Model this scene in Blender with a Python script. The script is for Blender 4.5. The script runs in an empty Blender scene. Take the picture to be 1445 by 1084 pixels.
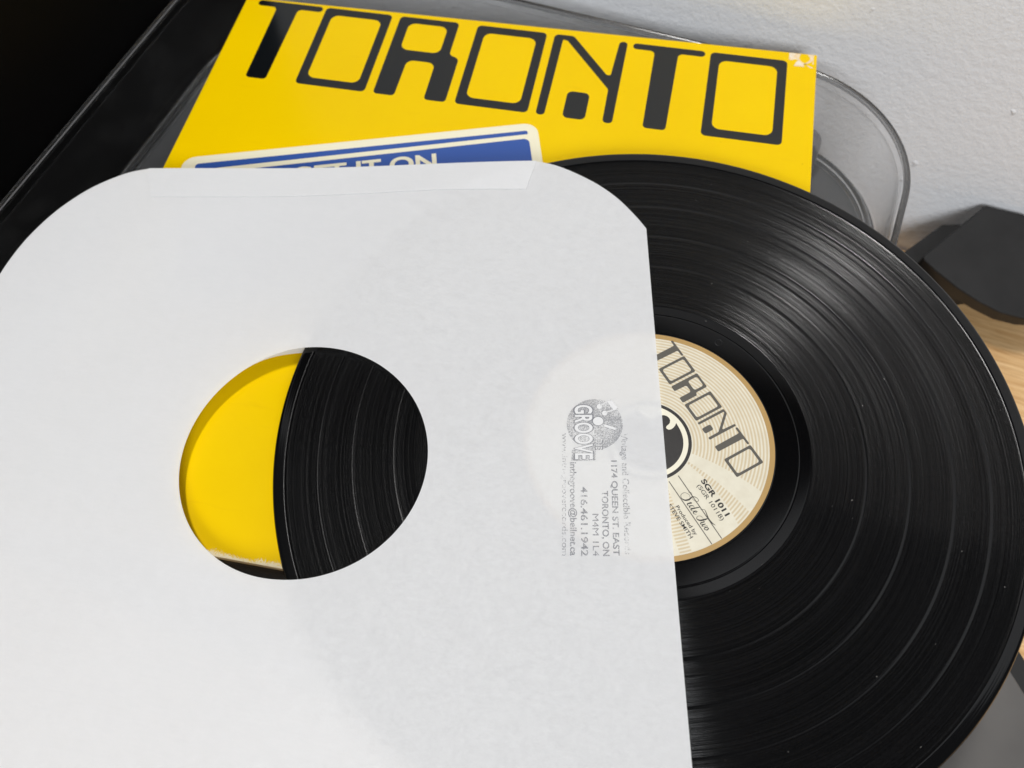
import bpy, bmesh, math, random
from mathutils import Matrix, Vector

scene = bpy.context.scene
C = scene.collection
R = math.radians

# ------------------------------------------------------------------ camera
cam_d = bpy.data.cameras.new("Camera")
cam_d.sensor_width = 36.0
cam_d.lens = 31.829
cam_d.clip_start = 0.01
cam_d.clip_end = 50.0
cam = bpy.data.objects.new("Camera", cam_d)
C.objects.link(cam)
_r = ((0.98059265, -0.15014988, 0.12606775), (0.19225927, 0.86238118, -0.46833222), (-0.03839842, 0.48348082, 0.87451235))
_m = Matrix(_r).to_4x4()
_m.translation = (0.08660631, -0.24244767, 0.33627437)
cam.matrix_world = _m
cam_d.dof.use_dof = True
cam_d.dof.focus_distance = 0.36
cam_d.dof.aperture_fstop = 11.0
scene.camera = cam

# ------------------------------------------------------------------ world, lamps, exposure
world = bpy.data.worlds.new("World")
scene.world = world
world.use_nodes = True
bg = world.node_tree.nodes["Background"]
bg.inputs[0].default_value = (0.93, 0.96, 1.0, 1)
bg.inputs[1].default_value = 0.10


def area(name, loc, target, sx, sy, power, col):
    d = bpy.data.lights.new(name, 'AREA')
    d.shape = 'RECTANGLE'
    d.size, d.size_y, d.energy, d.color = sx, sy, power, col
    o = bpy.data.objects.new(name, d)
    o.location = loc
    o.rotation_euler = (Vector(target) - Vector(loc)).to_track_quat('-Z', 'Y').to_euler()
    C.objects.link(o)
    return o


area("ceiling_lamp", (-0.19, -0.03, 1.70), (0.05, -0.02, 0), 0.24, 0.14, 18.5, (1.0, 0.98, 0.96))
area("front_fill", (0.60, -1.90, 1.35), (0.10, 0.10, 0), 0.90, 0.80, 39.0, (0.95, 0.975, 1.0))  # unseen fill, added in front to brighten the wall

scene.render.engine = 'CYCLES'
scene.view_settings.view_transform = 'Standard'
scene.view_settings.look = 'None'
scene.view_settings.exposure = 0.0
scene.view_settings.gamma = 1.0
scene.view_settings.use_curve_mapping = False
scene.cycles.use_denoising = True
scene.cycles.caustics_reflective = False
scene.cycles.max_bounces = 14
scene.cycles.transmission_bounces = 12
scene.cycles.transparent_max_bounces = 24
scene.cycles.sample_clamp_indirect = 6.0
rnd = random.Random(7)


# ------------------------------------------------------------------ helpers: things and meshes
def put(o, parent=None):
    C.objects.link(o)
    if parent is not None:
        o.parent = parent
    return o


def thing(name, label, cat, loc=(0, 0, 0), mat3=None, group=None):
    o = bpy.data.objects.new(name, None)
    o.empty_display_size = 0.02
    put(o)
    if mat3 is not None:
        m = mat3.to_4x4()
        m.translation = loc
        o.matrix_world = m
    else:
        o.location = loc
    o['label'], o['category'] = label, cat
    if group:
        o['group'] = group
    return o


def mesh_obj(name, verts, faces, mat, parent=None, smooth=False):
    me = bpy.data.meshes.new(name)
    me.from_pydata([tuple(v) for v in verts], [], faces)
    me.update()
    if smooth:
        for p in me.polygons:
            p.use_smooth = True
    if mat:
        me.materials.append(mat)
    return put(bpy.data.objects.new(name, me), parent)


def bm_obj(name, bm, mat, parent=None, smooth=False):
    me = bpy.data.meshes.new(name)
    bmesh.ops.recalc_face_normals(bm, faces=bm.faces)
    bm.to_mesh(me)
    bm.free()
    if smooth:
        for p in me.polygons:
            p.use_smooth = True
    me.materials.append(mat)
    return put(bpy.data.objects.new(name, me), parent)


def curve_to_mesh(cu, name):
    tmp = bpy.data.objects.new("tmp", cu)
    C.objects.link(tmp)
    dg = bpy.context.evaluated_depsgraph_get()
    dg.update()
    me = bpy.data.meshes.new_from_object(tmp.evaluated_get(dg))
    me.name = name
    bpy.data.objects.remove(tmp)
    bpy.data.curves.remove(cu)
    me.materials.clear()
    return me


def round_poly(pts, radii, seg=6):
    """closed polygon with a fillet at each corner"""
    n = len(pts)
    if not isinstance(radii, (list, tuple)):
        radii = [radii] * n
    out = []
    for i in range(n):
        p = Vector(pts[i]); a = Vector(pts[i - 1]); b = Vector(pts[(i + 1) % n]); r = radii[i]
        if r <= 0:
            out.append(tuple(p)); continue
        u = (a - p); v = (b - p)
        lu, lv = u.length, v.length
        u /= lu; v /= lv
        ang = math.acos(max(-1, min(1, u.dot(v))))
        t = min(r / math.tan(ang / 2), lu * .49, lv * .49)
        r2 = t * math.tan(ang / 2)
        c = p + (u + v).normalized() * (r2 / math.sin(ang / 2))
        s = p + u * t - c
        e = p + v * t - c
        a0 = math.atan2(s.y, s.x); a1 = math.atan2(e.y, e.x)
        d = (a1 - a0 + math.pi) % (2 * math.pi) - math.pi
        for k in range(seg + 1):
            q = a0 + d * k / seg
            out.append((c.x + r2 * math.cos(q), c.y + r2 * math.sin(q)))
    return out


def flat(name, loops, mat, parent=None, z=0.0, th=0.00004, k=0.001):
    """filled flat shape (even-odd loops, in mm) with a small thickness"""
    cu = bpy.data.curves.new("flat", 'CURVE')
    cu.dimensions = '2D'
    cu.fill_mode = 'BOTH'
    cu.extrude = th
    for lp in loops:
        s = cu.splines.new('POLY')
        s.points.add(len(lp) - 1)
        for i, p in enumerate(lp):
            s.points[i].co = (p[0] * k, p[1] * k, 0, 1)
        s.use_cyclic_u = True
    me = curve_to_mesh(cu, name)
    me.materials.append(mat)
    o = bpy.data.objects.new(name, me)
    o.location = (0, 0, z)
    return put(o, parent)


def text_mesh(txt, x0, x1, cap, bold=0.0, shear=0.0):
    """built-in font, fitted between x0 and x1 (mm), given cap height (mm)"""
    cu = bpy.data.curves.new("txt", 'FONT')
    cu.body = txt
    cu.size = 1.0
    cu.offset = bold
    cu.shear = shear
    cu.extrude = 0.0
    cu.resolution_u = 5
    me = curve_to_mesh(cu, "txt")
    xs = [v.co.x for v in me.vertices]
    lo, hi = min(xs), max(xs)
    H = 0.73
    for v in me.vertices:
        v.co.x = (x0 + (v.co.x - lo) / (hi - lo) * (x1 - x0)) * .001
        v.co.y = v.co.y / H * cap * .001
        v.co.z = 0
    return me


def text(name, txt, x0, x1, base, cap, mat, parent, z, bold=0.0, shear=0.0, xf=None):
    me = text_mesh(txt, x0, x1, cap, bold, shear)
    me.name = name
    for v in me.vertices:
        v.co.y += base * .001
    me.materials.append(mat)
    o = bpy.data.objects.new(name, me)
    put(o, parent)
    if xf is not None:
        o.matrix_local = Matrix.Translation((0, 0, z)) @ xf
    else:
        o.location = (0, 0, z)
    return o


def lathe(name, prof, mat, parent=None, seg=256, smooth=True):
    vs, fs = [], []
    n = len(prof)
    for i in range(seg):
        a = 2 * math.pi * i / seg
        ca, sa = math.cos(a), math.sin(a)
        for r, z in prof:
            vs.append((r * ca, r * sa, z))
    for i in range(seg):
        j = (i + 1) % seg
        for q in range(n - 1):
            fs.append((i * n + q, j * n + q, j * n + q + 1, i * n + q + 1))
    return mesh_obj(name, vs, fs, mat, parent, smooth)


# ------------------------------------------------------------------ helpers: node materials
class NT:
    def __init__(self, name):
        self.m = bpy.data.materials.new(name)
        self.m.use_nodes = True
        self.t = self.m.node_tree
        self.b = self.t.nodes["Principled BSDF"]
        self.out = self.t.nodes["Material Output"]

    def n(self, typ, **kw):
        nd = self.t.nodes.new(typ)
        for k, v in kw.items():
            setattr(nd, k, v)
        return nd

    def l(self, a, b):
        self.t.links.new(a, b)

    def math(self, op, a, b=None, c=None, clamp=False):
        nd = self.n('ShaderNodeMath', operation=op, use_clamp=clamp)
        for i, v in enumerate((a, b, c)):
            if v is None:
                continue
            if isinstance(v, (int, float)):
                nd.inputs[i].default_value = v
            else:
                self.l(v, nd.inputs[i])
        return nd.outputs[0]

    def coord(self):
        if not hasattr(self, '_c'):
            self._c = self.n('ShaderNodeTexCoord').outputs['Object']
        return self._c

    def mapped(self, scale=(1, 1, 1), rot=(0, 0, 0)):
        mp = self.n('ShaderNodeMapping')
        self.l(self.coord(), mp.inputs[0])
        mp.inputs['Scale'].default_value = scale
        mp.inputs['Rotation'].default_value = rot
        return mp.outputs[0]

    def noise(self, scale, detail=4, rough=.55, vec=None, dim='3D'):
        nd = self.n('ShaderNodeTexNoise', noise_dimensions=dim)
        self.l(vec if vec is not None else self.coord(), nd.inputs['Vector'])
        nd.inputs['Scale'].default_value = scale
        nd.inputs['Detail'].default_value = detail
        nd.inputs['Roughness'].default_value = rough
        return nd.outputs[0]

    def ramp(self, v, stops):
        nd = self.n('ShaderNodeValToRGB')
        self.l(v, nd.inputs[0])
        el = nd.color_ramp.elements
        while len(el) < len(stops):
            el.new(.5)
        for e, (p, c) in zip(el, stops):
            e.position = p
            e.color = (c, c, c, 1) if isinstance(c, (int, float)) else tuple(c) + (1,)
        return nd.outputs[0]

    def rng(self, v, a, b, c, d):
        nd = self.n('ShaderNodeMapRange')
        self.l(v, nd.inputs[0])
        for i, x in enumerate((a, b, c, d)):
            nd.inputs[i + 1].default_value = x
        return nd.outputs[0]

    def mix(self, f, a, b):
        nd = self.n('ShaderNodeMix', data_type='RGBA')
        for s, v in ((nd.inputs[0], f), (nd.inputs[6], a), (nd.inputs[7], b)):
            if isinstance(v, (int, float)):
                s.default_value = v
            elif isinstance(v, (tuple, list)):
                s.default_value = tuple(v) + (1,) if len(v) == 3 else v
            else:
                self.l(v, s)
        return nd.outputs[2]

    def bump(self, h, strength, dist, to=None):
        nd = self.n('ShaderNodeBump')
        nd.inputs['Strength'].default_value = strength
        nd.inputs['Distance'].default_value = dist
        self.l(h, nd.inputs['Height'])
        self.l(nd.outputs[0], (to or self.b).inputs['Normal'])
        return nd

    def set(self, **kw):
        names = dict(col='Base Color', rough='Roughness', metal='Metallic', spec='Specular IOR Level', ior='IOR',
                     trans='Transmission Weight', alpha='Alpha', aniso='Anisotropic', coat='Coat Weight', coatr='Coat Roughness')
        for k, v in kw.items():
            s = self.b.inputs[names[k]]
            if isinstance(v, (int, float)):
                s.default_value = v
            elif isinstance(v, tuple):
                s.default_value = v + (1,)
            else:
                self.l(v, s)
        return self

    def polar(self):
        sx = self.n('ShaderNodeSeparateXYZ')
        self.l(self.coord(), sx.inputs[0])
        x, y = sx.outputs[0], sx.outputs[1]
        r = self.math('SQRT', self.math('ADD', self.math('MULTIPLY', x, x), self.math('MULTIPLY', y, y)))
        a = self.math('ARCTAN2', y, x)
        return r, a, x, y


def simple(name, col, rough=.5, **kw):
    return NT(name).set(col=col, rough=rough, **kw).m


# ---- wall paint: satin grey with roller stipple and flecks
t = NT("wall_paint")
v = t.noise(2.2, 3)
t.set(col=t.mix(t.rng(v, .3, .7, 0, 1), (.79, .80, .825), (.83, .84, .86)), rough=.42, spec=.45)
h = t.math('ADD', t.math('MULTIPLY', t.noise(210, 5, .6), 1.0), t.math('MULTIPLY', t.noise(600, 3, .5), .35))
fl = t.ramp(t.noise(120, 2, .5), [(.0, 0), (.72, 0), (.80, 1), (1, 1)])
t.bump(t.math('ADD', h, t.math('MULTIPLY', fl, 1.2)), .45, .0012)
M_wall = t.m

# ---- bamboo desk
t = NT("bamboo")
vec = t.mapped((14, 260, 14), (0, 0, R(38)))
g = t.noise(1.0, 6, .65, vec)
v2 = t.mapped((45, 900, 45), (0, 0, R(38)))
g2 = t.noise(1.0, 3, .6, v2)
st = t.n('ShaderNodeTexBrick', offset=.37, squash=1.0)
t.l(t.mapped((1, 1, 1), (0, 0, R(38))), st.inputs['Vector'])
st.inputs['Scale'].default_value = 1.0
st.inputs['Brick Width'].default_value = .42
st.inputs['Row Height'].default_value = .021
st.inputs['Mortar Size'].default_value = .0004
st.inputs['Color1'].default_value = (.15, .15, .15, 1)
st.inputs['Color2'].default_value = (.85, .85, .85, 1)
st.inputs['Mortar'].default_value = (0, 0, 0, 1)
base = t.mix(t.rng(g, .36, .64, 0, 1), (.55, .31, .12), (.78, .53, .27))
base = t.mix(t.math('MULTIPLY', st.outputs[0], .25), base, (.80, .55, .29))
base = t.mix(t.rng(g2, .50, .72, 0, .75), base, (.40, .20, .07))
t.set(col=base, rough=.38, spec=.4)
t.bump(g2, .12, .0003)
M_wood = t.m

# ---- clear acrylic of the dust cover
t = NT("clear_acrylic")
t.t.nodes.remove(t.b)
tr = t.n('ShaderNodeBsdfTransparent'); tr.inputs[0].default_value = (.985, .985, .985, 1)
gl = t.n('ShaderNodeBsdfGlossy'); gl.inputs['Roughness'].default_value = .03
df = t.n('ShaderNodeBsdfDiffuse'); df.inputs[0].default_value = (.5, .5, .5, 1)
lw = t.n('ShaderNodeLayerWeight'); lw.inputs[0].default_value = .5
fr = t.math('ADD', .038, t.math('MULTIPLY', t.math('POWER', lw.outputs['Facing'], 5.0), .9))
mx = t.n('ShaderNodeMixShader'); t.l(fr, mx.inputs[0]); t.l(tr.outputs[0], mx.inputs[1]); t.l(gl.outputs[0], mx.inputs[2])
m3 = t.n('ShaderNodeMixShader')                       # thin film of dust and smears
dn = t.ramp(t.noise(45, 5, .65), [(0, 0), (.5, 0), (.75, 1), (1, 1)])
t.l(t.math('ADD', .001, t.math('MULTIPLY', dn, .005)), m3.inputs[0])
t.l(mx.outputs[0], m3.inputs[1]); t.l(df.outputs[0], m3.inputs[2])
t.l(m3.outputs[0], t.out.inputs[0])
M_acrylic = t.m

t = NT("plinth_grey")
t.set(col=t.mix(t.rng(t.noise(60, 4), .4, .7, 0, 1), (.056, .058, .061), (.064, .066, .069)), rough=.5)
M_plinth = t.m
M_hinge = simple("hinge_plastic", (.10, .10, .105), .35)
M_rubber_foot = simple("rubber_foot", (.015, .015, .015), .8)

# ---- black lacquer of the tall cabinet: scuffs and dust
t = NT("black_lacquer")
d1 = t.ramp(t.noise(95, 2, .5), [(0, 0), (.70, 0), (.78, 1), (1, 1)])
d2 = t.ramp(t.noise(9, 3, .6), [(0, 0), (.45, 0), (.7, 1), (1, 1)])
t.set(col=t.mix(t.math('MULTIPLY', t.math('MULTIPLY', d1, d2), .35), (.0022, .002, .002), (.09, .075, .06)), rough=.5, spec=.06)
M_black = t.m

# ---- foam blocks
t = NT("black_foam")
t.set(col=t.mix(t.rng(t.noise(45, 5, .6), .35, .75, 0, 1), (.004, .004, .0043), (.011, .011, .0114)), rough=.62, spec=.35)
t.bump(t.noise(1400, 3, .6), .35, .0004)
M_foam = t.m

# ---- grey metal slab
t = NT("grey_metal")
t.set(col=t.mix(t.rng(t.noise(30, 3), .3, .7, 0, 1), (.13, .124, .118), (.155, .148, .14)), rough=.42, metal=.5)
M_slab = t.m

# ---- album board: yellow printed, worn edges
t = NT("yellow_board")
sx = t.n('ShaderNodeSeparateXYZ'); t.l(t.coord(), sx.inputs[0])
x, y = sx.outputs[0], sx.outputs[1]
ed = t.math('MAXIMUM', t.math('ABSOLUTE', x), t.math('ABSOLUTE', y))
dist = t.math('SUBTRACT', .1575, ed)
wear = t.math('SUBTRACT', t.math('ADD', t.math('MULTIPLY', t.noise(1300, 3, .7), .55), t.math('MULTIPLY', t.noise(90, 3), .45)), t.math('MULTIPLY', dist, 95))
wlow = t.rng(y, -.157, -.1, 1, .35)
wear = t.rng(t.math('MULTIPLY', wear, wlow), .30, .42, 0, 1)
fade = t.rng(t.noise(14, 5, .6), .3, .75, 0, 1)
yel = t.mix(fade, (.77, .50, .0), (.81, .54, .0))
crease = t.ramp(t.noise(1.0, 5, .7, t.mapped((25, 170, 20), (0, 0, R(-14)))), [(0, 0), (.62, 0), (.72, 1), (1, 1)])
yel = t.mix(t.math('MULTIPLY', crease, .13), yel, (.55, .30, .01))
spk = t.ramp(t.noise(330, 2, .5), [(0, 0), (.77, 0), (.80, 1), (1, 1)])
yel = t.mix(t.math('MULTIPLY', spk, .4), yel, (.35, .17, .01))
t.set(col=t.mix(wear, yel, (.80, .70, .48)), rough=.22, spec=.12)
t.bump(t.noise(420, 3, .6), .05, .0003)
M_yellow = t.m
M_board_edge = simple("board_edge", (.66, .54, .35), .8)
t = NT("black_print")
t.set(col=t.mix(t.ramp(t.noise(500, 2), [(0, 0), (.7, 0), (.76, 1), (1, 1)]), (.004, .005, .006), (.012, .012, .013)), rough=.14, spec=.6)
M_ink = t.m
M_cream = simple("cream_print", (.80, .75, .56), .3)
M_blue = simple("blue_print", (.030, .085, .33), .26)
t = NT("torn_tape")
tn = t.noise(330, 4, .7)
t.set(col=t.mix(t.rng(tn, .4, .6, 0, 1), (.74, .55, .30), (.78, .70, .56)), rough=.45)
M_tape = t.m

# ---- vinyl
t = NT("vinyl")
r, a, x, y = t.polar()
cmb = t.n('ShaderNodeCombineXYZ')
t.l(t.math('MULTIPLY', r, 11000), cmb.inputs[0])
fine1 = t.noise(1.0, 2, .6, cmb.outputs[0])            # groove to groove
cmb2 = t.n('ShaderNodeCombineXYZ')
t.l(t.math('MULTIPLY', r, 800), cmb2.inputs[0])
fine2 = t.noise(1.0, 4, .7, cmb2.outputs[0])           # louder and quieter passages
# modulation along the groove: polar cells
cmb3 = t.n('ShaderNodeCombineXYZ')
t.l(t.math('MULTIPLY', r, 3600), cmb3.inputs[0])
dx = t.math('MULTIPLY', t.math('COSINE', a), 330); dy = t.math('MULTIPLY', t.math('SINE', a), 330)
t.l(dx, cmb3.inputs[1]); t.l(dy, cmb3.inputs[2])
mod = t.noise(1.0, 2, .6, cmb3.outputs[0])
# masks: grooved area; gaps between the tracks; the smooth run-out
def band(t, r, lo, hi, soft=.00025):
    return t.math('MULTIPLY', t.rng(r, lo - soft, lo + soft, 0, 1), t.rng(r, hi - soft, hi + soft, 1, 0))
gro = band(t, r, .0646, .1448)
for g0 in (.0855, .1020, .1185, .1323):
    gro = t.math('MULTIPLY', gro, t.math('SUBTRACT', 1, t.math('MULTIPLY', band(t, r, g0 - .0006, g0 + .0006), .9)))
strk = t.math('ADD', t.math('MULTIPLY', t.rng(fine1, .2, .8, .5, 1), .76), t.math('MULTIPLY', t.rng(fine2, .28, .72, 0, 1), .24))
spark = t.rng(mod, .40, .66, .45, 1.6)
spk_ = t.math('ADD', .40, t.math('MULTIPLY', gro, t.math('SUBTRACT', t.math('MULTIPLY', t.math('MULTIPLY', t.math('POWER', strk, 1.15), spark), .29), .367)))
t.set(col=(.0016, .0016, .0018), rough=t.math('ADD', .11, t.math('MULTIPLY', gro, .05)), spec=spk_)
rimg = t.math('MULTIPLY', band(t, r, .1449, .1500), t.math('SINE', t.math('MULTIPLY', r, 7500)))
bmp = t.n('ShaderNodeBump'); bmp.inputs['Strength'].default_value = .12; bmp.inputs['Distance'].default_value = .0001
t.l(t.math('ADD', t.math('MULTIPLY', rimg, .25), t.math('MULTIPLY', gro, t.math('ADD', t.math('MULTIPLY', mod, .8), t.math('MULTIPLY', fine2, .15)))), bmp.inputs['Height'])
# the V-shaped groove walls, far finer than a pixel: facets tipped towards and away from the spindle
wn = t.n('ShaderNodeTexWhiteNoise', noise_dimensions='1D')
t.l(t.math('FLOOR', t.math('MULTIPLY', r, 60000)), wn.inputs['W'])
slope_ = t.math('MULTIPLY', gro, t.math('MULTIPLY', t.math('SUBTRACT', wn.outputs[0], .5), 1.5))
rad = t.n('ShaderNodeCombineXYZ')
t.l(t.math('DIVIDE', x, r), rad.inputs[0]); t.l(t.math('DIVIDE', y, r), rad.inputs[1])
sc1 = t.n('ShaderNodeVectorMath', operation='SCALE'); t.l(rad.outputs[0], sc1.inputs[0]); t.l(slope_, sc1.inputs['Scale'])
vt = t.n('ShaderNodeVectorTransform', vector_type='VECTOR', convert_from='OBJECT', convert_to='WORLD'); t.l(sc1.outputs[0], vt.inputs[0])
ad = t.n('ShaderNodeVectorMath', operation='ADD'); t.l(bmp.outputs[0], ad.inputs[0]); t.l(vt.outputs[0], ad.inputs[1])
nm = t.n('ShaderNodeVectorMath', operation='NORMALIZE'); t.l(ad.outputs[0], nm.inputs[0])
t.l(nm.outputs[0], t.b.inputs['Normal'])
M_vinyl = t.m
M_vinyl_edge = simple("vinyl_mark", (.006, .006, .0065), .4, spec=.2)

# ---- paper label: cream with gold ring lines, broken by the plain ribbon
t = NT("label_paper")
r, a, x, y = t.polar()
rr = t.math('MULTIPLY', r, 1000)
u = t.rng(rr, 17.5, 47.5, 0, 1)
ring = t.math('SINE', t.math('MULTIPLY', rr, 2 * math.pi / 1.37))
ring = t.rng(ring, -.35, .35, 0, 1)
deg = t.math('MULTIPLY', a, 180 / math.pi)
u2 = t.math('MULTIPLY', u, u)
def gt(e, lim):
    return t.rng(t.math('SUBTRACT', e, lim), -.25, .25, 0, 1)
main = gt(deg, t.math('ADD', -7.5, t.math('MULTIPLY', u, -9.0)))
b2hi = t.math('ADD', -20, t.math('MULTIPLY', u, -8.5)); b2lo = t.math('ADD', -23, t.math('MULTIPLY', u, -14))
band2 = t.math('MULTIPLY', t.math('SUBTRACT', 1, gt(deg, b2hi)), gt(deg, b2lo))
band3 = t.math('MULTIPLY', t.math('SUBTRACT', 1, gt(deg, t.math('ADD', -62, t.math('MULTIPLY', u, -1)))), gt(deg, t.math('ADD', -72, t.math('MULTIPLY', u, 3.5))))
msk = t.math('MAXIMUM', main, t.math('MAXIMUM', band2, band3))
f = t.math('MULTIPLY', t.math('MULTIPLY', ring, msk), t.math('MULTIPLY', t.rng(rr, 17.4, 17.5, 0, 1), t.rng(rr, 47.6, 47.7, 1, 0)))
mott = t.rng(t.noise(160, 4, .6), .35, .7, 0, 1)
cream = t.mix(mott, (.64, .595, .475), (.70, .66, .54))
t.set(col=t.mix(t.math('MULTIPLY', f, .7), cream, (.52, .40, .23)), rough=.5, spec=.3)
t.bump(t.noise(900, 3), .08, .0002)
M_label = t.m
M_gold = simple("gold_print", (.40, .25, .085), .42)
M_lab_grey = simple("grey_print", (.085, .078, .065), .5)
M_lab_black = simple("label_black", (.016, .014, .013), .45)

# ---- thin translucent sleeve paper
t = NT("sleeve_paper")
t.t.nodes.remove(t.b)
cl = t.math('ADD', t.math('MULTIPLY', t.noise(560, 6, .7), .7), t.math('MULTIPLY', t.noise(200, 4, .6), .3))
fib = t.noise(1.0, 3, .6, t.mapped((150, 900, 150), (0, 0, R(20))))
cl = t.math('ADD', t.math('MULTIPLY', cl, .8), t.math('MULTIPLY', fib, .2))
dif = t.n('ShaderNodeBsdfDiffuse'); trn = t.n('ShaderNodeBsdfTranslucent'); gls = t.n('ShaderNodeBsdfGlossy')
fb = t.math('ADD', t.math('MULTIPLY', fib, .5), t.math('MULTIPLY', t.noise(1500, 4, .7), .5))
t.l(t.mix(t.rng(fb, .32, .68, 0, 1), (.84, .843, .85), (.88, .881, .885)), dif.inputs[0])
trn.inputs[0].default_value = (.82, .825, .83, 1)
gls.inputs['Roughness'].default_value = .55
gls.inputs['Color'].default_value = (.8, .8, .8, 1)
m1 = t.n('ShaderNodeMixShader')
t.l(t.rng(cl, .36, .64, .285, .375), m1.inputs[0])
t.l(dif.outputs[0], m1.inputs[1]); t.l(trn.outputs[0], m1.inputs[2])
m2 = t.n('ShaderNodeMixShader'); m2.inputs[0].default_value = .02
t.l(m1.outputs[0], m2.inputs[1]); t.l(gls.outputs[0], m2.inputs[2])
t.l(m2.outputs[0], t.out.inputs[0])
bn = t.n('ShaderNodeBump'); bn.inputs['Strength'].default_value = .16; bn.inputs['Distance'].default_value = .0004
t.l(t.math('ADD', t.noise(500, 3, .6), t.math('MULTIPLY', t.noise(28, 3, .5), 2.5)), bn.inputs['Height'])
t.l(bn.outputs[0], dif.inputs['Normal'])
M_paper = t.m


def ink_mat(name, lo, hi, strength, scale=1500, big=90):
    t = NT(name)
    t.t.nodes.remove(t.b)
    d = t.n('ShaderNodeBsdfDiffuse'); d.inputs[0].default_value = (.26, .265, .29, 1)
    tr = t.n('ShaderNodeBsdfTransparent')
    nz = t.math('ADD', t.math('MULTIPLY', t.noise(scale, 2, .6), .6), t.math('MULTIPLY', t.noise(big, 3, .6), .4))
    ms = t.n('ShaderNodeMixShader')
    t.l(t.rng(nz, lo, hi, 0, strength), ms.inputs[0])
    t.l(tr.outputs[0], ms.inputs[1]); t.l(d.outputs[0], ms.inputs[2])
    t.l(ms.outputs[0], t.out.inputs[0])
    return t.m


M_stamp = ink_mat("stamp_ink", .32, .56, .66)
M_stamp_dim = ink_mat("stamp_ink_faded", .42, .60, .55, 1500, 130)
M_stamp_disc = ink_mat("stamp_ink_speckle", .42, .58, .5, 2100)
M_stamp_white = simple("stamp_blank", (.69, .69, .69), .8, spec=.1)
M_dust = simple("dust", (.55, .53, .5), .9)

# ================================================================== setting
A = R(-10.8)                                             # the turntable and the wall are turned by this much
E1 = Vector((math.cos(A), math.sin(A), 0)); E2 = Vector((-math.sin(A), math.cos(A), 0))
ROT = Matrix((E1, E2, Vector((0, 0, 1)))).transposed()
DESK = -0.1425


def ef(a, b, z=0):
    return E1 * a + E2 * b + Vector((0, 0, z))


def box_bm(x0, x1, y0, y1, z0, z1, bev=0.0, seg=2):
    bm = bmesh.new()
    bmesh.ops.create_cube(bm, size=1)
    for v_ in bm.verts:
        v_.co = ((x0 + x1) / 2 + v_.co.x * (x1 - x0), (y0 + y1) / 2 + v_.co.y * (y1 - y0), (z0 + z1) / 2 + v_.co.z * (z1 - z0))
    if bev:
        bmesh.ops.bevel(bm, geom=bm.edges[:], offset=bev, segments=seg, affect='EDGES', profile=.6)
    return bm


o = bm_obj('wall', box_bm(-.80, .75, .200, .222, DESK - .6, 1.10), M_wall)
o.rotation_euler = (0, 0, A)
o['kind'] = 'structure'
o = bm_obj('desk_top', box_bm(-1.2, 1.2, -.50, .1985, DESK - .03, DESK, .002), M_wood)
o.rotation_euler = (0, 0, A)
o['kind'] = 'structure'

wp = thing('wall_screen', 'black flat screen hung tilted on the wall above, mirrored in the record', 'screen', ef(-.06, .200, .345), ROT)
bm_obj('housing', box_bm(-.345, .345, -.035, -.001, 0, .58, .004), M_black, wp)
bm_obj('display', box_bm(-.335, .335, -.0375, -.0352, .012, .57), simple("dark_glass", (.004, .004, .0045), .25, spec=.2), wp)
wp.rotation_euler = (0, R(-8), A)

# ================================================================== turntable with closed dust cover
TOPZ = -0.0036
H = 0.050
X0, X1, Y0, Y1, RC_ = -.228, .186, -.200, .178, .070


def rrect(off, seg=20):
    pts = []
    r_ = RC_ - off
    for cx, cy, a0 in ((X1 - RC_, Y1 - RC_, 0), (X0 + RC_, Y1 - RC_, 90), (X0 + RC_, Y0 + RC_, 180), (X1 - RC_, Y0 + RC_, 270)):
        for k in range(seg + 1):
            q = R(a0 + 90 * k / seg)
            pts.append((cx + r_ * math.cos(q), cy + r_ * math.sin(q)))
    return pts


def shell(name, prof, mat, parent, cap_first, cap_last, smooth=True):
    """sweep (offset, z) pairs round the rounded outline"""
    vs, fs = [], []
    n = len(rrect(0))
    for off, z in prof:
        vs += [(p[0], p[1], z) for p in rrect(off)]
    for q in range(len(prof) - 1):
        for i in range(n):
            j = (i + 1) % n
            fs.append((q * n + i, q * n + j, (q + 1) * n + j, (q + 1) * n + i))
    if cap_first:
        fs.append(tuple(reversed(range(n))))
    if cap_last:
        fs.append(tuple(range((len(prof) - 1) * n, len(prof) * n)))
    me = bpy.data.meshes.new(name)
    me.from_pydata(vs, [], fs)
    bm = bmesh.new(); bm.from_mesh(me)
    bmesh.ops.recalc_face_normals(bm, faces=bm.faces)
    bm.to_mesh(me); bm.free()
    me.materials.append(mat)
    for p in me.polygons:
        p.use_smooth = smooth and len(p.vertices) == 4
    ob = bpy.data.objects.new(name, me)
    return put(ob, parent)


tt = thing('turntable', 'turntable under a closed clear dust cover, beneath the yellow album cover', 'turntable', (0, 0, 0), ROT)
PZ = TOPZ - H
shell('plinth', [(.004, DESK + .014), (-.0005, DESK + .018), (-.0005, DESK + .019), (-.0005, PZ - .0055), (-.0005, PZ - .0045), (.0005, PZ - .0012), (.003, PZ - .0004), (.006, PZ - .0004)], M_plinth, tt, True, True)
for fx in (-.19, .15):
    for fy in (-.16, .14):
        f_ = lathe('foot', [(0, .0), (.017, 0), (.019, .002), (.019, .012), (.016, .015), (0, .015)], M_rubber_foot, tt, 32)
        f_.location = (fx, fy, DESK)
dc = shell('dust_cover', [
    (.0030, PZ), (.0030, PZ + .0006), (.0030, TOPZ - .0075), (.0030, TOPZ - .0070), (.0036, TOPZ - .0047), (.0050, TOPZ - .0034), (.0072, TOPZ - .0030),
], M_acrylic, tt, False, True)
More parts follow.
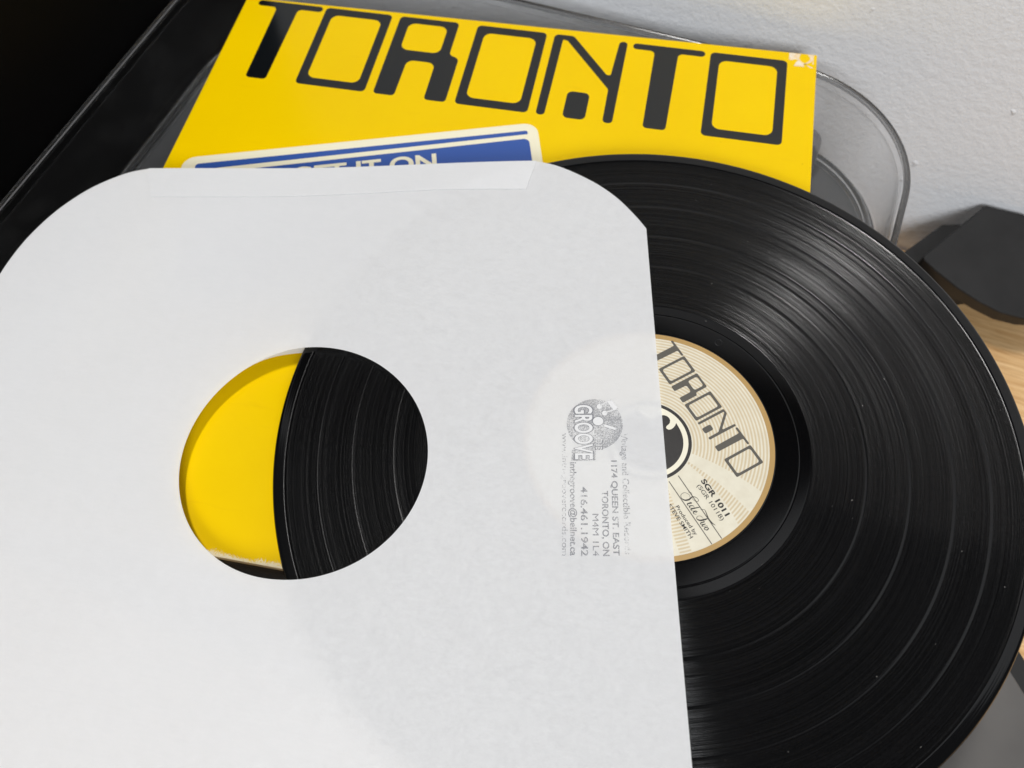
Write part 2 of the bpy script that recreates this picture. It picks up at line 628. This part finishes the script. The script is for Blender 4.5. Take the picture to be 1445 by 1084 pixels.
# outer skin joined into the same shell
me = dc.data
bm = bmesh.new(); bm.from_mesh(me)
n_ = len(rrect(0))
bm.verts.ensure_lookup_table()
inner0 = [bm.verts[i] for i in range(n_)]
loops = []
for off, z in [(.0, PZ), (.0, PZ + .0006), (.0, TOPZ - .0046), (.0, TOPZ - .0040), (.0004, TOPZ - .0020), (.0014, TOPZ - .0007), (.0032, TOPZ - .0001), (.0045, TOPZ)]:
    loops.append([bm.verts.new((p[0], p[1], z)) for p in rrect(off)])
for la, lb in [(inner0, loops[0])] + list(zip(loops[:-1], loops[1:])):
    for i in range(n_):
        j = (i + 1) % n_
        bm.faces.new((la[i], la[j], lb[j], lb[i]))
bm.faces.new(loops[-1])
bmesh.ops.recalc_face_normals(bm, faces=bm.faces)
bm.to_mesh(me); bm.free()
for p in me.polygons:
    p.use_smooth = len(p.vertices) == 4
M_rim = NT("acrylic_edge").set(col=(.93, .94, .94), rough=.02, ior=1.49, trans=1.0).m
M_rim_dark = NT("acrylic_edge_smoky").set(col=(.36, .36, .36), rough=.18, ior=1.49, trans=1.0, spec=.15).m
M_edge_glint = NT("acrylic_painted_glint")  # pale colour painted in for the glint along the lid's bevelled edge
M_edge_glint.t.nodes.remove(M_edge_glint.b)
tr = M_edge_glint.n('ShaderNodeBsdfTransparent')
gl = M_edge_glint.n('ShaderNodeBsdfDiffuse'); gl.inputs[0].default_value = (.85, .85, .86, 1)
mx = M_edge_glint.n('ShaderNodeMixShader'); mx.inputs[0].default_value = .12
M_edge_glint.l(tr.outputs[0], mx.inputs[1]); M_edge_glint.l(gl.outputs[0], mx.inputs[2]); M_edge_glint.l(mx.outputs[0], M_edge_glint.out.inputs[0])
M_edge_glint = M_edge_glint.m


def bar(name, o0, o1, z0, z1, c, mat=None):
    pr = [(o0 + c, z0), (o0, z0 + c), (o0, z1 - c), (o0 + c, z1), (o1 - c, z1), (o1, z1 - c), (o1, z0 + c), (o1 - c, z0), (o0 + c, z0)]
    ob = shell(name, pr, mat or M_rim, dc, False, False)
    bm = bmesh.new(); bm.from_mesh(ob.data)
    bmesh.ops.remove_doubles(bm, verts=bm.verts, dist=1e-6)
    bmesh.ops.recalc_face_normals(bm, faces=bm.faces)
    bm.to_mesh(ob.data); bm.free()
    return ob


bar('top_rim', -.0008, .0022, TOPZ - .0034, TOPZ + .0003, .0010, M_rim_dark)
shell('edge_glint', [(.0034, TOPZ + .0003), (.0026, TOPZ + .0004)], M_edge_glint, dc, False, False)  # thin pale strip added as a painted highlight on the top edge
bar('bottom_rim', .0034, .0062, PZ - .0002, PZ + .0036, .0010)
bar('bottom_rim', .0070, .0088, PZ - .0002, PZ + .0014, .0005)
# hinge at the back near the right corner: a rounded bracket standing inside the back wall
for hx in (.118, -.160):
    lp = round_poly([(hx - .024, PZ), (hx + .024, PZ), (hx + .024, PZ + .026), (hx - .024, PZ + .026)], [0, 0, .010, .010])
    bm = bmesh.new()
    vs = [bm.verts.new((p[0], .152, p[1])) for p in lp]
    fc = bm.faces.new(vs)
    ex = bmesh.ops.extrude_face_region(bm, geom=[fc])
    for v_ in [g_ for g_ in ex['geom'] if isinstance(g_, bmesh.types.BMVert)]:
        v_.co.y = .163
    hg = bm_obj('hinge', bm, M_hinge, tt)
    md = hg.modifiers.new('bevel', 'BEVEL'); md.width = .0012; md.segments = 2; md.limit_method = 'ANGLE'
    clip = bm_obj('clip', box_bm(hx - .017, hx + .017, .148, .1515, PZ + .003, PZ + .017, .0008), simple("hinge_clip", (.32, .32, .33), .3), hg)

# ================================================================== tall black cabinet at the left
o = bm_obj('black_cabinet', box_bm(-.60, -.2305, -.10, .196, DESK, .26, .003, 3), M_black)
o.rotation_euler = (0, 0, A)
o['label'] = 'tall plain black cabinet, dusty, left of the turntable'
o['category'] = 'cabinet'

# ================================================================== black foam blocks on the desk at the right
LEAN = R(18)
FB = E2 * math.cos(LEAN) + Vector((0, 0, math.sin(LEAN)))
FN = E1.cross(FB)
FP = Vector((.2877, .0858, -.1035))


def foam(name, pts, rad, sink, label, thick=.014):
    lp = round_poly([(p[0] * .001, p[1] * .001) for p in pts], rad, 4)
    bm = bmesh.new()
    fc = bm.faces.new([bm.verts.new((p[0], p[1], -thick)) for p in lp])
    ex_ = bmesh.ops.extrude_face_region(bm, geom=[fc])
    for v_ in [g_ for g_ in ex_['geom'] if isinstance(g_, bmesh.types.BMVert)]:
        v_.co.z = 0
    ob = bm_obj(name, bm, M_foam)
    md = ob.modifiers.new('bevel', 'BEVEL'); md.width = .0013; md.segments = 3; md.limit_method = 'ANGLE'; md.angle_limit = R(50)
    m = Matrix((E1, FB, FN)).transposed().to_4x4()
    m.translation = FP - FN * sink
    ob.matrix_world = m
    ob['label'] = label; ob['category'] = 'black block'; ob['group'] = 'black blocks leaning on the wall'
    return ob


foam('leaning_block', [(-24.1, 60.8), (-2.9, 61.2), (26, 58), (46, 42), (50, 22), (36, 6), (11.9, .4), (0, 0), (-12.8, 2.8), (-26.3, 7.5), (-40.6, 14.3), (-49.6, 19.3)],
     [.003, .004, .01, .01, .01, .012, .01, .01, .01, .01, .008, .0025], 0, 'upper black block with rounded front edge tilted against the wall')
foam('leaning_block', [(-41.2, 49.3), (-31.7, 52.5), (10, 53), (30, 45), (34, 30), (24, 21), (4, 20), (-11, 16), (-21, 10.0), (-31, 9.5), (-46, 10.0), (-58, 9.5), (-66.5, 13.0)],
     [.004, .004, .006, .006, .006, .006, .006, .004, .003, .004, .003, .003, .003], .0145, 'lower black block, mostly hidden beneath the upper tilted block', .030)

# ================================================================== grey slab at the lower right
gs = thing('metal_plate', 'smooth grey metal plate with dark rim below the record, lower right', 'metal plate', (0, 0, DESK))
lp = round_poly([(.190, -.36), (.43, -.33), (.2927, -.1055), (.215, -.112)], [.01, .01, .004, .006])
bm = bmesh.new()
fc = bm.faces.new([bm.verts.new((p[0], p[1], 0)) for p in lp])
ex_ = bmesh.ops.extrude_face_region(bm, geom=[fc])
for v_ in [g_ for g_ in ex_['geom'] if isinstance(g_, bmesh.types.BMVert)]:
    v_.co.z = .0078
b_ = bm_obj('body', bm, M_slab, gs)
md = b_.modifiers.new('bevel', 'BEVEL'); md.width = .001; md.segments = 2; md.limit_method = 'ANGLE'
cxm, cym = .28, -.22
rim_o = [(cxm + (p[0] - cxm) * 1.12, cym + (p[1] - cym) * 1.15) for p in lp]
bm = bmesh.new()
fc = bm.faces.new([bm.verts.new((p[0], p[1], .002)) for p in rim_o])
ex_ = bmesh.ops.extrude_face_region(bm, geom=[fc])
for v_ in [g_ for g_ in ex_['geom'] if isinstance(g_, bmesh.types.BMVert)]:
    v_.co.z = .0065
bm_obj('rim', bm, M_rubber_foot, gs)

# ================================================================== yellow album cover lying on the dust cover
ac = thing('album_cover', 'bright yellow square album cover with black TORONTO lettering', 'album cover', (0, 0, 0))
bm = box_bm(-.1575, .1575, -.1575, .1575, -.0034, 0, .0006, 2)
brd = bm_obj('board', bm, M_yellow, ac)
ZL = .00005


def wm_letters():
    """the word mark, in mm as on the album cover: seven closed shapes, top row at y = 59.5"""
    Hh = 59.5
    out = []

    def Tt(x):
        return [round_poly([(x, 55.2), (x + 11.7, 55.2), (x + 11.9, 0), (x + 23.4, 0), (x + 24.2, 55.2), (x + 38, 55.2), (x + 38, Hh), (x, Hh)],
                           [2.1, 2.6, 2.2, 2.2, 2.6, 2.1, 2.1, 2.1])]

    def Oo(x, w=38.4):
        return [round_poly([(x, 0), (x + w, 0), (x + w, Hh), (x, Hh)], 2.6), round_poly([(x + 4.9, 5.4), (x + w - 4.9, 5.4), (x + w - 4.9, Hh - 5.4), (x + 4.9, Hh - 5.4)], 4.2)]
    out.append(Tt(-149.6))
    out.append(Oo(-109.8))
    x = -66.8
    out.append([round_poly([(x, 0), (x + 11.5, 0), (x + 11.9, 26.8), (x + 27.3, 26.8), (x + 27.4, 0), (x + 39, 0), (x + 39, 32.2), (x + 33.4, 34.2), (x + 33.4, Hh), (x, Hh)],
                           [2.2, 2.2, 4, 4, 2.2, 2.2, 3.2, 3.0, 2.6, 2.6]),
                round_poly([(x + 6, 34.2), (x + 27.9, 34.2), (x + 27.9, 55), (x + 6, 55)], 4.2)])
    out.append(Oo(-23.0))
    x = 19.6
    out.append([round_poly([(x, 0), (x + 4.5, 0), (x + 5.0, 56.0), (x + 7.6, 55.4), (x + 34.0, 23.3), (x + 34.2, 0), (x + 39.2, 0), (x + 39.5, Hh), (x + 35.2, Hh), (x + 33.8, 33.5), (x + 31.8, 33.5), (x + 10.4, Hh), (x, Hh)],
                           [2.1, 2.1, .6, 1.2, 3, 2.2, 2.2, 2.1, 2.1, 1.4, 1.4, 3, 2.6])])
    out[-1].append(round_poly([(x + 13.7, 0), (x + 25.3, 0), (x + 25.3, 18.8), (x + 13.7, 18.8)], 3.0))
    out.append(Tt(62.2))
    out.append(Oo(103.0, 39.6))
    return out


WM = wm_letters()
slope = -.0185
for lp in WM:
    sk = [[(p[0], p[1] + 95.9 + slope * (p[0] + 110)) for p in q] for q in lp]
    flat('letter', sk, M_ink, ac, ZL)

# printed card with blue stripe and panel
SA = R(16.7)
cs, sn = math.cos(SA), math.sin(SA)


def card(pts):                       # card frame: origin at its top right corner, u to the right, v up
    ox, oy = 21.4, 87.7
    return [(ox + p[0] * cs - p[1] * sn, oy + p[0] * sn + p[1] * cs) for p in pts]


cd = flat('printed_card', [card(round_poly([(-179, -100), (0, -100), (0, 0), (-179, 0)], 7))], M_cream, ac, ZL)
flat('stripe', [card(round_poly([(-172, -9.0), (-5.2, -7.3), (-5.2, -4.9), (-172, -4.9)], [1.5, .5, 2.2, 3.5]))], M_blue, cd, .00009)
flat('panel', [card(round_poly([(-172, -92), (-5.0, -92), (-5.0, -10.2), (-172, -12.0)], [6, 6, 3, 2]))], M_blue, cd, .00009)
xf = Matrix.Translation((.0214, .0877, 0)) @ Matrix.Rotation(SA, 4, 'Z')
text('card_text', 'GET IT ON', -124.0, -51.8, -23.4, 9.6, M_cream, cd, .0002, .028, xf=xf)
# torn tape at the top right corner
flat('tape_remnant', [[(143.2, 156.9), (149.2, 156.9), (148.3, 153.8), (149.5, 151.2), (152.2, 149.6), (154.0, 151.0), (155.5, 152.4), (155.2, 150.2), (155.8, 150.0), (155.8, 156.9),
                       (152.6, 156.9), (154.1, 154.2), (153.3, 152.2), (150.8, 149.2), (151.2, 147.6), (145.8, 147.4), (146.8, 150.3), (148.1, 152.0), (146.2, 152.6), (144.6, 151.6), (143.2, 151.9)]], M_tape, ac, .0001, .00006)
flat('tape_remnant', [[(152.0, 148.9), (153.5, 148.6), (155.9, 147.2), (154.2, 147.1)]], M_tape, ac, .0001, .00006)

# ================================================================== record
TX, TY = .0175, -.0175
NV = Vector((TX, TY, 1)).normalized()
EX = Vector((1, 0, -TX)).normalized(); EY = NV.cross(EX)
RCEN = Vector((.0979, -.08175, .00586))
rec = thing('vinyl_record', 'black twelve inch vinyl record half pulled out of the white sleeve', 'record', RCEN, Matrix((EX, EY, NV)).transposed())


def gap(r0, d=.00007):
    return [(r0 - .0008, 0), (r0 - .00045, -d), (r0 + .00045, -d), (r0 + .0008, 0)]


prof = [(.00362, -.0019), (.00362, .0), (.0500, .00000), (.0503, -.00015), (.0507, -.0001), (.0595, -.00008), (.0597, -.00015), (.0600, -.00008), (.0640, -.00008), (.0646, -.0001)]
gp = []
for g0 in (.0855, .1020, .1185, .1323):
    gp += gap(g0)
prof += [(.0650, 0)] + gp
prof += [(.1446, 0), (.1449, .00010), (.1454, .00034), (.1462, .00044), (.1492, .00036), (.1500, .00010), (.1505, -.0006), (.1503, -.0014), (.1495, -.0019), (.00362, -.0019)]
# refine the long spans so that the smoothed normals stay flat
pf = []
for i_, (r_, z_) in enumerate(prof):
    pf.append((r_, z_))
    if i_ + 1 < len(prof):
        r2_, z2_ = prof[i_ + 1]
        if abs(r2_ - r_) > .002:
            s_ = 1 if r2_ > r_ else -1
            pf.append((r_ + s_ * .0003, z_ + (z2_ - z_) * .0003 / abs(r2_ - r_)))
            pf.append((r2_ - s_ * .0003, z2_ - (z2_ - z_) * .0003 / abs(r2_ - r_)))
lathe('disc', pf, M_vinyl, rec, 360)
# small stamper circle pressed into the run-out
mk = lathe('pressed_mark', [(.0013, -.00003), (.00142, .00002), (.00155, .00002), (.00167, -.00003)], M_vinyl_edge, rec, 32)
mk.location = (.0235, .0508, -.00005)

# paper label
lab = flat('paper_label', [[(50.0 * math.cos(2 * math.pi * k / 160), 50.0 * math.sin(2 * math.pi * k / 160)) for k in range(160)],
                           [(3.62 * math.cos(2 * math.pi * k / 48), 3.62 * math.sin(2 * math.pi * k / 48)) for k in range(48)]], M_label, rec, .00006)


def circ(r_, n=128):
    return [(r_ * math.cos(2 * math.pi * k / n), r_ * math.sin(2 * math.pi * k / n)) for k in range(n)]


LZ = .00005
flat('gold_border', [circ(50.0, 160), circ(47.9, 160)], M_gold, lab, LZ)
plain = flat('emblem_ground', [circ(17.3)], simple("label_plain", (.76, .72, .58), .5), lab, LZ * .5)
flat('emblem_ring', [circ(17.25), circ(15.9)], M_lab_black, lab, LZ * 1.6)
em = [(10.0, 9.9), (9.7, 8.6), (9.1, 7.5), (8.3, 6.7), (7.4, 6.35), (6.6, 6.6), (6.2, 7.2), (6.4, 7.9), (7.0, 8.6), (7.5, 9.5), (7.5, 10.6), (7.0, 11.6), (6.0, 12.3), (4.7, 12.5), (3.4, 12.1), (2.2, 11.0), (1.0, 9.5), (-1.0, 9.0), (-3.2, 9.8), (-5.0, 11.6), (-6.2, 12.6)]
em += [(13.9 * math.cos(R(q)), 13.9 * math.sin(R(q))) for q in range(120, 402, 6)]
flat('emblem', [em], M_lab_black, lab, LZ * 1.6)
LR = Matrix.Rotation(R(-50), 4, 'Z')


def rotl(p, dx=0, dy=0):
    q = LR @ Vector((p[0], p[1], 0))
    return (q.x, q.y)


sc_ = .2205
for lp in WM:
    flat('letter', [[rotl((p[0] * sc_ - 1.3, 21.5 + p[1] * sc_ * .975)) for p in q] for q in lp], M_lab_grey, lab, LZ)
flat('rule_line', [[rotl(p) for p in ((18.3, 1.85), (47.7, 1.85), (47.7, 2.2), (18.3, 2.2))]], M_lab_grey, lab, LZ)
flat('rule_line', [[rotl(p) for p in ((18.5, -2.65), (47.7, -2.65), (47.7, -2.3), (18.5, -2.3))]], M_lab_grey, lab, LZ)
text('label_text', 'SGR 1011', 24.4, 41.2, 8.4, 2.15, M_lab_black, lab, LZ * 1.5, .035, xf=LR)
text('label_text', '(SGR 1011B)', 25.4, 41.8, 5.9, 1.75, M_lab_black, lab, LZ * 1.5, .004, xf=LR)
text('label_text', 'Produced by', 28.5, 41.7, -6.15, 1.55, M_lab_black, lab, LZ * 1.5, .012, xf=LR)
text('label_text', 'STEVE SMITH', 26.6, 41.9, -8.45, 1.6, M_lab_black, lab, LZ * 1.5, .012, xf=LR)


def script(strokes, name, parent, z):
    """pen strokes (x, y, half width) in mm, smoothed, as one flat ribbon mesh"""
    vs, fs = [], []
    for st_ in strokes:
        pts = []
        n = len(st_)
        for i in range(n - 1):
            p0 = st_[max(i - 1, 0)]; p1 = st_[i]; p2 = st_[i + 1]; p3 = st_[min(i + 2, n - 1)]
            for k in range(6):
                q = k / 6
                pts.append(tuple(.5 * ((2 * b) + (c - a) * q + (2 * a - 5 * b + 4 * c - d) * q * q + (-a + 3 * b - 3 * c + d) * q ** 3) for a, b, c, d in zip(p0, p1, p2, p3)))
        pts.append(st_[-1])
        b0 = len(vs)
        for i, p in enumerate(pts):
            a = Vector(pts[max(i - 1, 0)][:2]); b = Vector(pts[min(i + 1, len(pts) - 1)][:2])
            d = (b - a)
            if d.length < 1e-6:
                d = Vector((1, 0))
            d.normalize()
            nx, ny = -d.y, d.x
            w = max(p[2], .06)
            vs.append((*rotl((p[0] + nx * w, p[1] + ny * w)), 0)); vs.append((*rotl((p[0] - nx * w, p[1] - ny * w)), 0))
        for i in range(len(pts) - 1):
            fs.append((b0 + 2 * i, b0 + 2 * i + 1, b0 + 2 * i + 3, b0 + 2 * i + 2))
    ob = mesh_obj(name, [(v_[0] * .001, v_[1] * .001, 0) for v_ in vs], fs, M_lab_black, parent)
    ob.location.z = z
    return ob


script([
    # S
    [(30.6, 1.9, .08), (30.9, 2.9, .1), (29.9, 3.2, .1), (28.6, 2.4, .14), (28.4, 1.2, .24), (28.6, 0, .3), (28.0, -1.5, .26), (26.6, -2.1, .12), (25.4, -1.4, .09), (25.4, .2, .08), (26.8, 1.2, .07), (28.2, .9, .06), (28.6, .1, .06)],
    [(25.9, 1.6, .06), (26.9, 2.4, .08), (28.8, 1.4, .06), (30.6, 1.9, .06)],
    # i
    [(29.6, -.4, .05), (30.3, .2, .2), (29.8, -1.2, .24), (30.2, -1.7, .12), (31.0, -1.0, .05)],
    # d
    [(32.4, -.1, .06), (31.6, .1, .1), (31.0, -1.0, .22), (31.4, -1.6, .14), (32.2, -.7, .08), (33.2, 1.9, .14), (32.3, -1.2, .24), (32.8, -1.6, .1), (33.4, -1.0, .05)],
    # e
    [(33.2, -1.2, .06), (34.3, -.5, .1), (34.1, .1, .12), (33.6, -.8, .22), (34.1, -1.6, .14), (35.1, -.9, .05)],
    # T
    [(34.2, 1.7, .07), (35.0, 2.9, .1), (36.6, 2.7, .16), (38.6, 2.2, .24), (40.8, 2.4, .2), (42.2, 3.0, .06)],
    [(38.6, 2.3, .1), (38.3, .8, .3), (37.7, -1.0, .28), (36.5, -1.7, .12), (35.9, -.9, .08), (36.4, .2, .07), (37.6, .5, .06)],
    # w
    [(38.5, -.1, .05), (39.0, .1, .16), (38.7, -1.2, .22), (39.2, -1.6, .1), (39.9, 0, .1), (39.7, -1.2, .22), (40.1, -1.6, .1), (40.8, .1, .08), (41.2, -.2, .05)],
    # o
    [(41.7, 0, .1), (41.0, -.8, .22), (41.4, -1.6, .12), (42.2, -.8, .2), (41.8, .0, .1), (42.4, -.2, .05)],
], 'script_text', lab, LZ * 1.7)

# ================================================================== inner sleeve
SR = R(10.6)
S1 = Vector((math.cos(SR), math.sin(SR), 0)); S2 = Vector((-math.sin(SR), math.cos(SR), 0))
HC = Vector((-.0366, -.1143, 0))


def plane_z(x, y):
    return RCEN.z - (TX * (x - RCEN.x) + TY * (y - RCEN.y))


def sstep(q):
    q = max(0., min(1., q))
    return q * q * (3 - 2 * q)


def wob(x, y):
    return .00022 * math.sin(x * 31 + y * 13 + 1.0) * math.sin(y * 27 - x * 9) + .0001 * math.sin(x * 80 - y * 47)


def zf(x, y):
    d = math.hypot(x - RCEN.x, y - RCEN.y) - .1505
    lift = .0010 + .0015 * sstep((d + .075) / .075)
    drop = 0 if d < 0 else .0046 * (1 - math.exp(-(d / .030) ** 1.5))
    k = .35 + .65 * sstep((d + .03) / .06)
    return plane_z(x, y) + lift - drop + wob(x, y) * k


def zb(x, y):
    d = math.hypot(x - RCEN.x, y - RCEN.y) - .1505
    g = plane_z(x, y) - .0024
    return max(.0006, g + (zf(x, y) - .0011 - g) * sstep(d / .022))


# outline about the hole's centre (mm, sleeve frame): right, top and left edges with the trimmed corners
TRC = [(143.6, 111.8), (139.0, 119.0), (131.6, 128.6), (122.6, 136.9), (111.8, 144.0), (102.6, 148.6), (94.4, 150.9)]
TLC = [(-94.5, 153.0), (-104.5, 150.2), (-118.3, 142.2), (-128.9, 132.4), (-136.4, 122.9), (-143.2, 111.2), (-147.8, 99.8), (-150.6, 90.0)]
OUT = [(145.2, -117.0)] + TRC + TLC + [(-151, -94), (-142, -117), (-120, -139), (-94, -151), (94, -151), (122, -138)]


def smooth_run(pts, k=4):
    out = []
    n = len(pts)
    for i in range(n - 1):
        p0, p1, p2, p3 = pts[max(i - 1, 0)], pts[i], pts[i + 1], pts[min(i + 2, n - 1)]
        for j in range(k):
            q = j / k
            out.append(tuple(.5 * ((2 * b) + (c - a) * q + (2 * a - 5 * b + 4 * c - d) * q * q + (-a + 3 * b - 3 * c + d) * q ** 3) for a, b, c, d in zip(p0, p1, p2, p3)))
    return out + [pts[-1]]


OUT = [(145.2, -117.0)] + smooth_run(TRC) + smooth_run(TLC) + OUT[len(TRC) + len(TLC) + 1:]


def ray_out(a):
    dx, dy = math.cos(a), math.sin(a)
    best = None
    for i in range(len(OUT)):
        x1, y1 = OUT[i]; x2, y2 = OUT[(i + 1) % len(OUT)]
        ex_, ey_ = x2 - x1, y2 - y1
        den = dx * ey_ - dy * ex_
        if abs(den) < 1e-9:
            continue
        s_ = (x1 * ey_ - y1 * ex_) / den
        w_ = (x1 * dy - y1 * dx) / den
        if s_ > 0 and -1e-6 <= w_ <= 1 + 1e-6:
            best = s_ if best is None else max(best, s_)
    return best


angs = sorted(set([round(2 * math.pi * k / 300, 6) for k in range(300)] + [round(math.atan2(p[1], p[0]) % (2 * math.pi), 6) for p in OUT]))
NR = 60


def sheet(name, fz, mat, parent, grow=0.0, hole=50.05, hoff=(0, 0)):
    vs, fs = [], []
    for a in angs:
        ro = ray_out(a) - grow
        for k in range(NR + 1):
            q = k / NR
            rr_ = hole + (ro - hole) * q
            ox = hoff[0] * (1 - q); oy = hoff[1] * (1 - q)
            p = HC + S1 * ((rr_ * math.cos(a) + ox) * .001) + S2 * ((rr_ * math.sin(a) + oy) * .001)
            vs.append((p.x, p.y, fz(p.x, p.y)))
    n = len(angs)
    for i in range(n):
        j = (i + 1) % n
        for k in range(NR):
            fs.append((i * (NR + 1) + k, i * (NR + 1) + k + 1, j * (NR + 1) + k + 1, j * (NR + 1) + k))
    return mesh_obj(name, vs, fs, mat, parent, True)


sl = thing('inner_sleeve', 'white paper inner record sleeve with round centre hole and grey stamp', 'record sleeve', (0, 0, 0))
fp = sheet('front_panel', zf, M_paper, sl)
sheet('back_panel', zb, M_paper, sl, .25, 50.3, (-.6, .3))


def spt(u, v, dz=0.0):
    p = HC + S1 * (u * .001) + S2 * (v * .001)
    return (p.x, p.y, zf(p.x, p.y) + dz)


# glued seam folded over the top edge
vs, fs = [], []
NU, NVV = 60, 6
for layer, dz in ((0, .00010), (1, .00042)):
    for i in range(NU + 1):
        for j in range(NVV + 1):
            q = j / NVV
            v_ = 153.05 - 2.05 * (i / NU) - q * (17.6 - .9 * (i / NU))
            ul = -93.6 + 4.6 * q; ur = 94.2 - 4.9 * q
            vs.append(spt(ul + (ur - ul) * i / NU, v_, dz))
off = (NU + 1) * (NVV + 1)
for layer in (0, 1):
    for i in range(NU):
        for j in range(NVV):
            a = layer * off + i * (NVV + 1) + j
            q = (a, a + NVV + 1, a + NVV + 2, a + 1)
            fs.append(q if layer else q[::-1])
for i in range(NU):
    for j in (0, NVV):
        a = i * (NVV + 1) + j
        fs.append((a, a + NVV + 1, a + NVV + 1 + off, a + off))
for j in range(NVV):
    for i in (0, NU):
        a = i * (NVV + 1) + j
        fs.append((a, a + 1, a + 1 + off, a + off))
mesh_obj('seam_flap', vs, fs, M_paper, sl)

# ---- rubber stamp on the front panel: text runs down the sheet, tops to the right
TILT = R(1.1)


def st_pt(x, y, dz):
    """stamp frame (mm): x runs down the sheet from the hole's centre line, y to the right"""
    return spt(y - x * math.tan(TILT) - .25, -x, dz)


def stamp_text(txt, a0, a1, base, cap, mat, bold=.02, dz=.0001, name='stamp_text'):
    me = text_mesh(txt, a0, a1, cap, bold)
    for v_ in me.vertices:
        v_.co = st_pt(v_.co.x * 1000, v_.co.y * 1000 + base, dz)
    me.name = name
    me.materials.append(mat)
    return put(bpy.data.objects.new(name, me), fp)


def stamp_shape(loops, mat, dz, name='stamp_mark'):
    ob = flat(name, loops, mat, fp, 0, 0.0)
    for v_ in ob.data.vertices:
        v_.co = st_pt(v_.co.x * 1000, v_.co.y * 1000, dz)
    return ob


stamp_text('Vintage and Collectible Records', -10.2, 39.8, 127.4, 2.6, M_stamp_dim)
stamp_text('1174 QUEEN ST. EAST', 1.6, 40.3, 123.1, 2.4, M_stamp)
stamp_text('TORONTO, ON', 14.4, 40.5, 119.2, 2.5, M_stamp)
stamp_text('M4M 1L4', 23.8, 40.5, 115.4, 2.5, M_stamp, 0.0)
stamp_text('416.461.1942', 12.6, 40.5, 111.0, 2.7, M_stamp, .014)
stamp_text('inthegroove@bellnet.ca', 2.3, 40.3, 106.9, 2.6, M_stamp)
stamp_text('www.inthegrooverecords.com', -10.3, 40.3, 103.8, 2.3, M_stamp_dim, .012)
CX, CY, CR = -14.3, 116.9, 11.3


def ell(cx, cy, rx, ry, n=40, rot=0.0):
    return [(cx + rx * math.cos(q) * math.cos(rot) - ry * math.sin(q) * math.sin(rot), cy + rx * math.cos(q) * math.sin(rot) + ry * math.sin(q) * math.cos(rot)) for q in [2 * math.pi * k / n for k in range(n)]]


stamp_shape([ell(CX, CY, CR, CR, 72)], M_stamp_disc, .00008)
stamp_shape([[(-3.0, 107.6), (1.7, 107.4), (1.7, 117.0), (-3.0, 117.2)]], M_stamp_disc, .00009)
# lettering: dark outline under, blank paper colour over
for txt, a0, a1, b0, cp in (('GROOVE', -22.9, 1.1, 109.1, 7.1), ('IN THE', -11.2, -3.2, 117.2, 2.6)):
    stamp_text(txt, a0 - .3, a1 + .3, b0 - .25, cp + .5, M_stamp, .055 if cp > 4 else .04, .00012, 'stamp_lettering')
    stamp_text(txt, a0, a1, b0, cp, M_stamp_white, .022 if cp > 4 else .0, .00016, 'stamp_lettering')
stamp_shape([ell(-15.6, 118.3, 2.2, 2.4)], M_stamp, .00012)
stamp_shape([ell(-15.6, 118.3, 1.9, 2.1)], M_stamp_white, .00016)
# beamed note
stamp_shape([ell(-22.2, 118.9, 1.15, 1.05)], M_stamp_white, .00014)
stamp_shape([ell(-19.2, 121.0, 1.15, 1.05)], M_stamp_white, .00014)
stamp_shape([[(-22.9, 119.4), (-22.3, 119.2), (-25.0, 123.9), (-25.5, 123.7)]], M_stamp_white, .00014)
stamp_shape([[(-19.8, 121.5), (-19.2, 121.3), (-21.0, 126.6), (-21.6, 126.4)]], M_stamp_white, .00014)
stamp_shape([[(-25.4, 123.8), (-24.5, 122.0), (-20.6, 124.6), (-21.1, 126.6)]], M_stamp_white, .00014)
stamp_shape([[(-14.2, 121.0), (-13.2, 120.6), (-11.6, 125.2), (-12.6, 125.4)]], M_stamp_white, .00014)

# ================================================================== dust specks lying on the record
vs, fs = [], []
rd = random.Random(11)
for k in range(50):
    a = rd.uniform(-2.6, 1.6); r_ = math.sqrt(rd.uniform(.054 ** 2, .1495 ** 2))
    s_ = rd.choice((.00006, .00008, .0001, .0001, .00015))
    ln = s_ * rd.choice((1, 1, 1.3, 2.2))
    th = rd.uniform(0, 6.28)
    c0 = RCEN + EX * (r_ * math.cos(a)) + EY * (r_ * math.sin(a)) + NV * (.00012 if r_ < .1447 else .0005)
    b0 = len(vs)
    for sx_, sy_, sz_ in ((-1, 0, 0), (0, -1, 0), (1, 0, 0), (0, 1, 0), (0, 0, 1), (0, 0, -1)):
        p = c0 + EX * ((sx_ * math.cos(th)) * ln - sy_ * math.sin(th) * s_) + EY * (sx_ * math.sin(th) * ln + sy_ * math.cos(th) * s_) + NV * (sz_ * s_ * .6)
        vs.append(p)
    for q in ((0, 1, 4), (1, 2, 4), (2, 3, 4), (3, 0, 4), (1, 0, 5), (2, 1, 5), (3, 2, 5), (0, 3, 5)):
        fs.append(tuple(b0 + w_ for w_ in q))
o = mesh_obj('dust_specks', vs, fs, M_dust)
o['kind'] = 'stuff'
o['label'] = 'pale dust specks scattered over the black record'
o['category'] = 'dust'
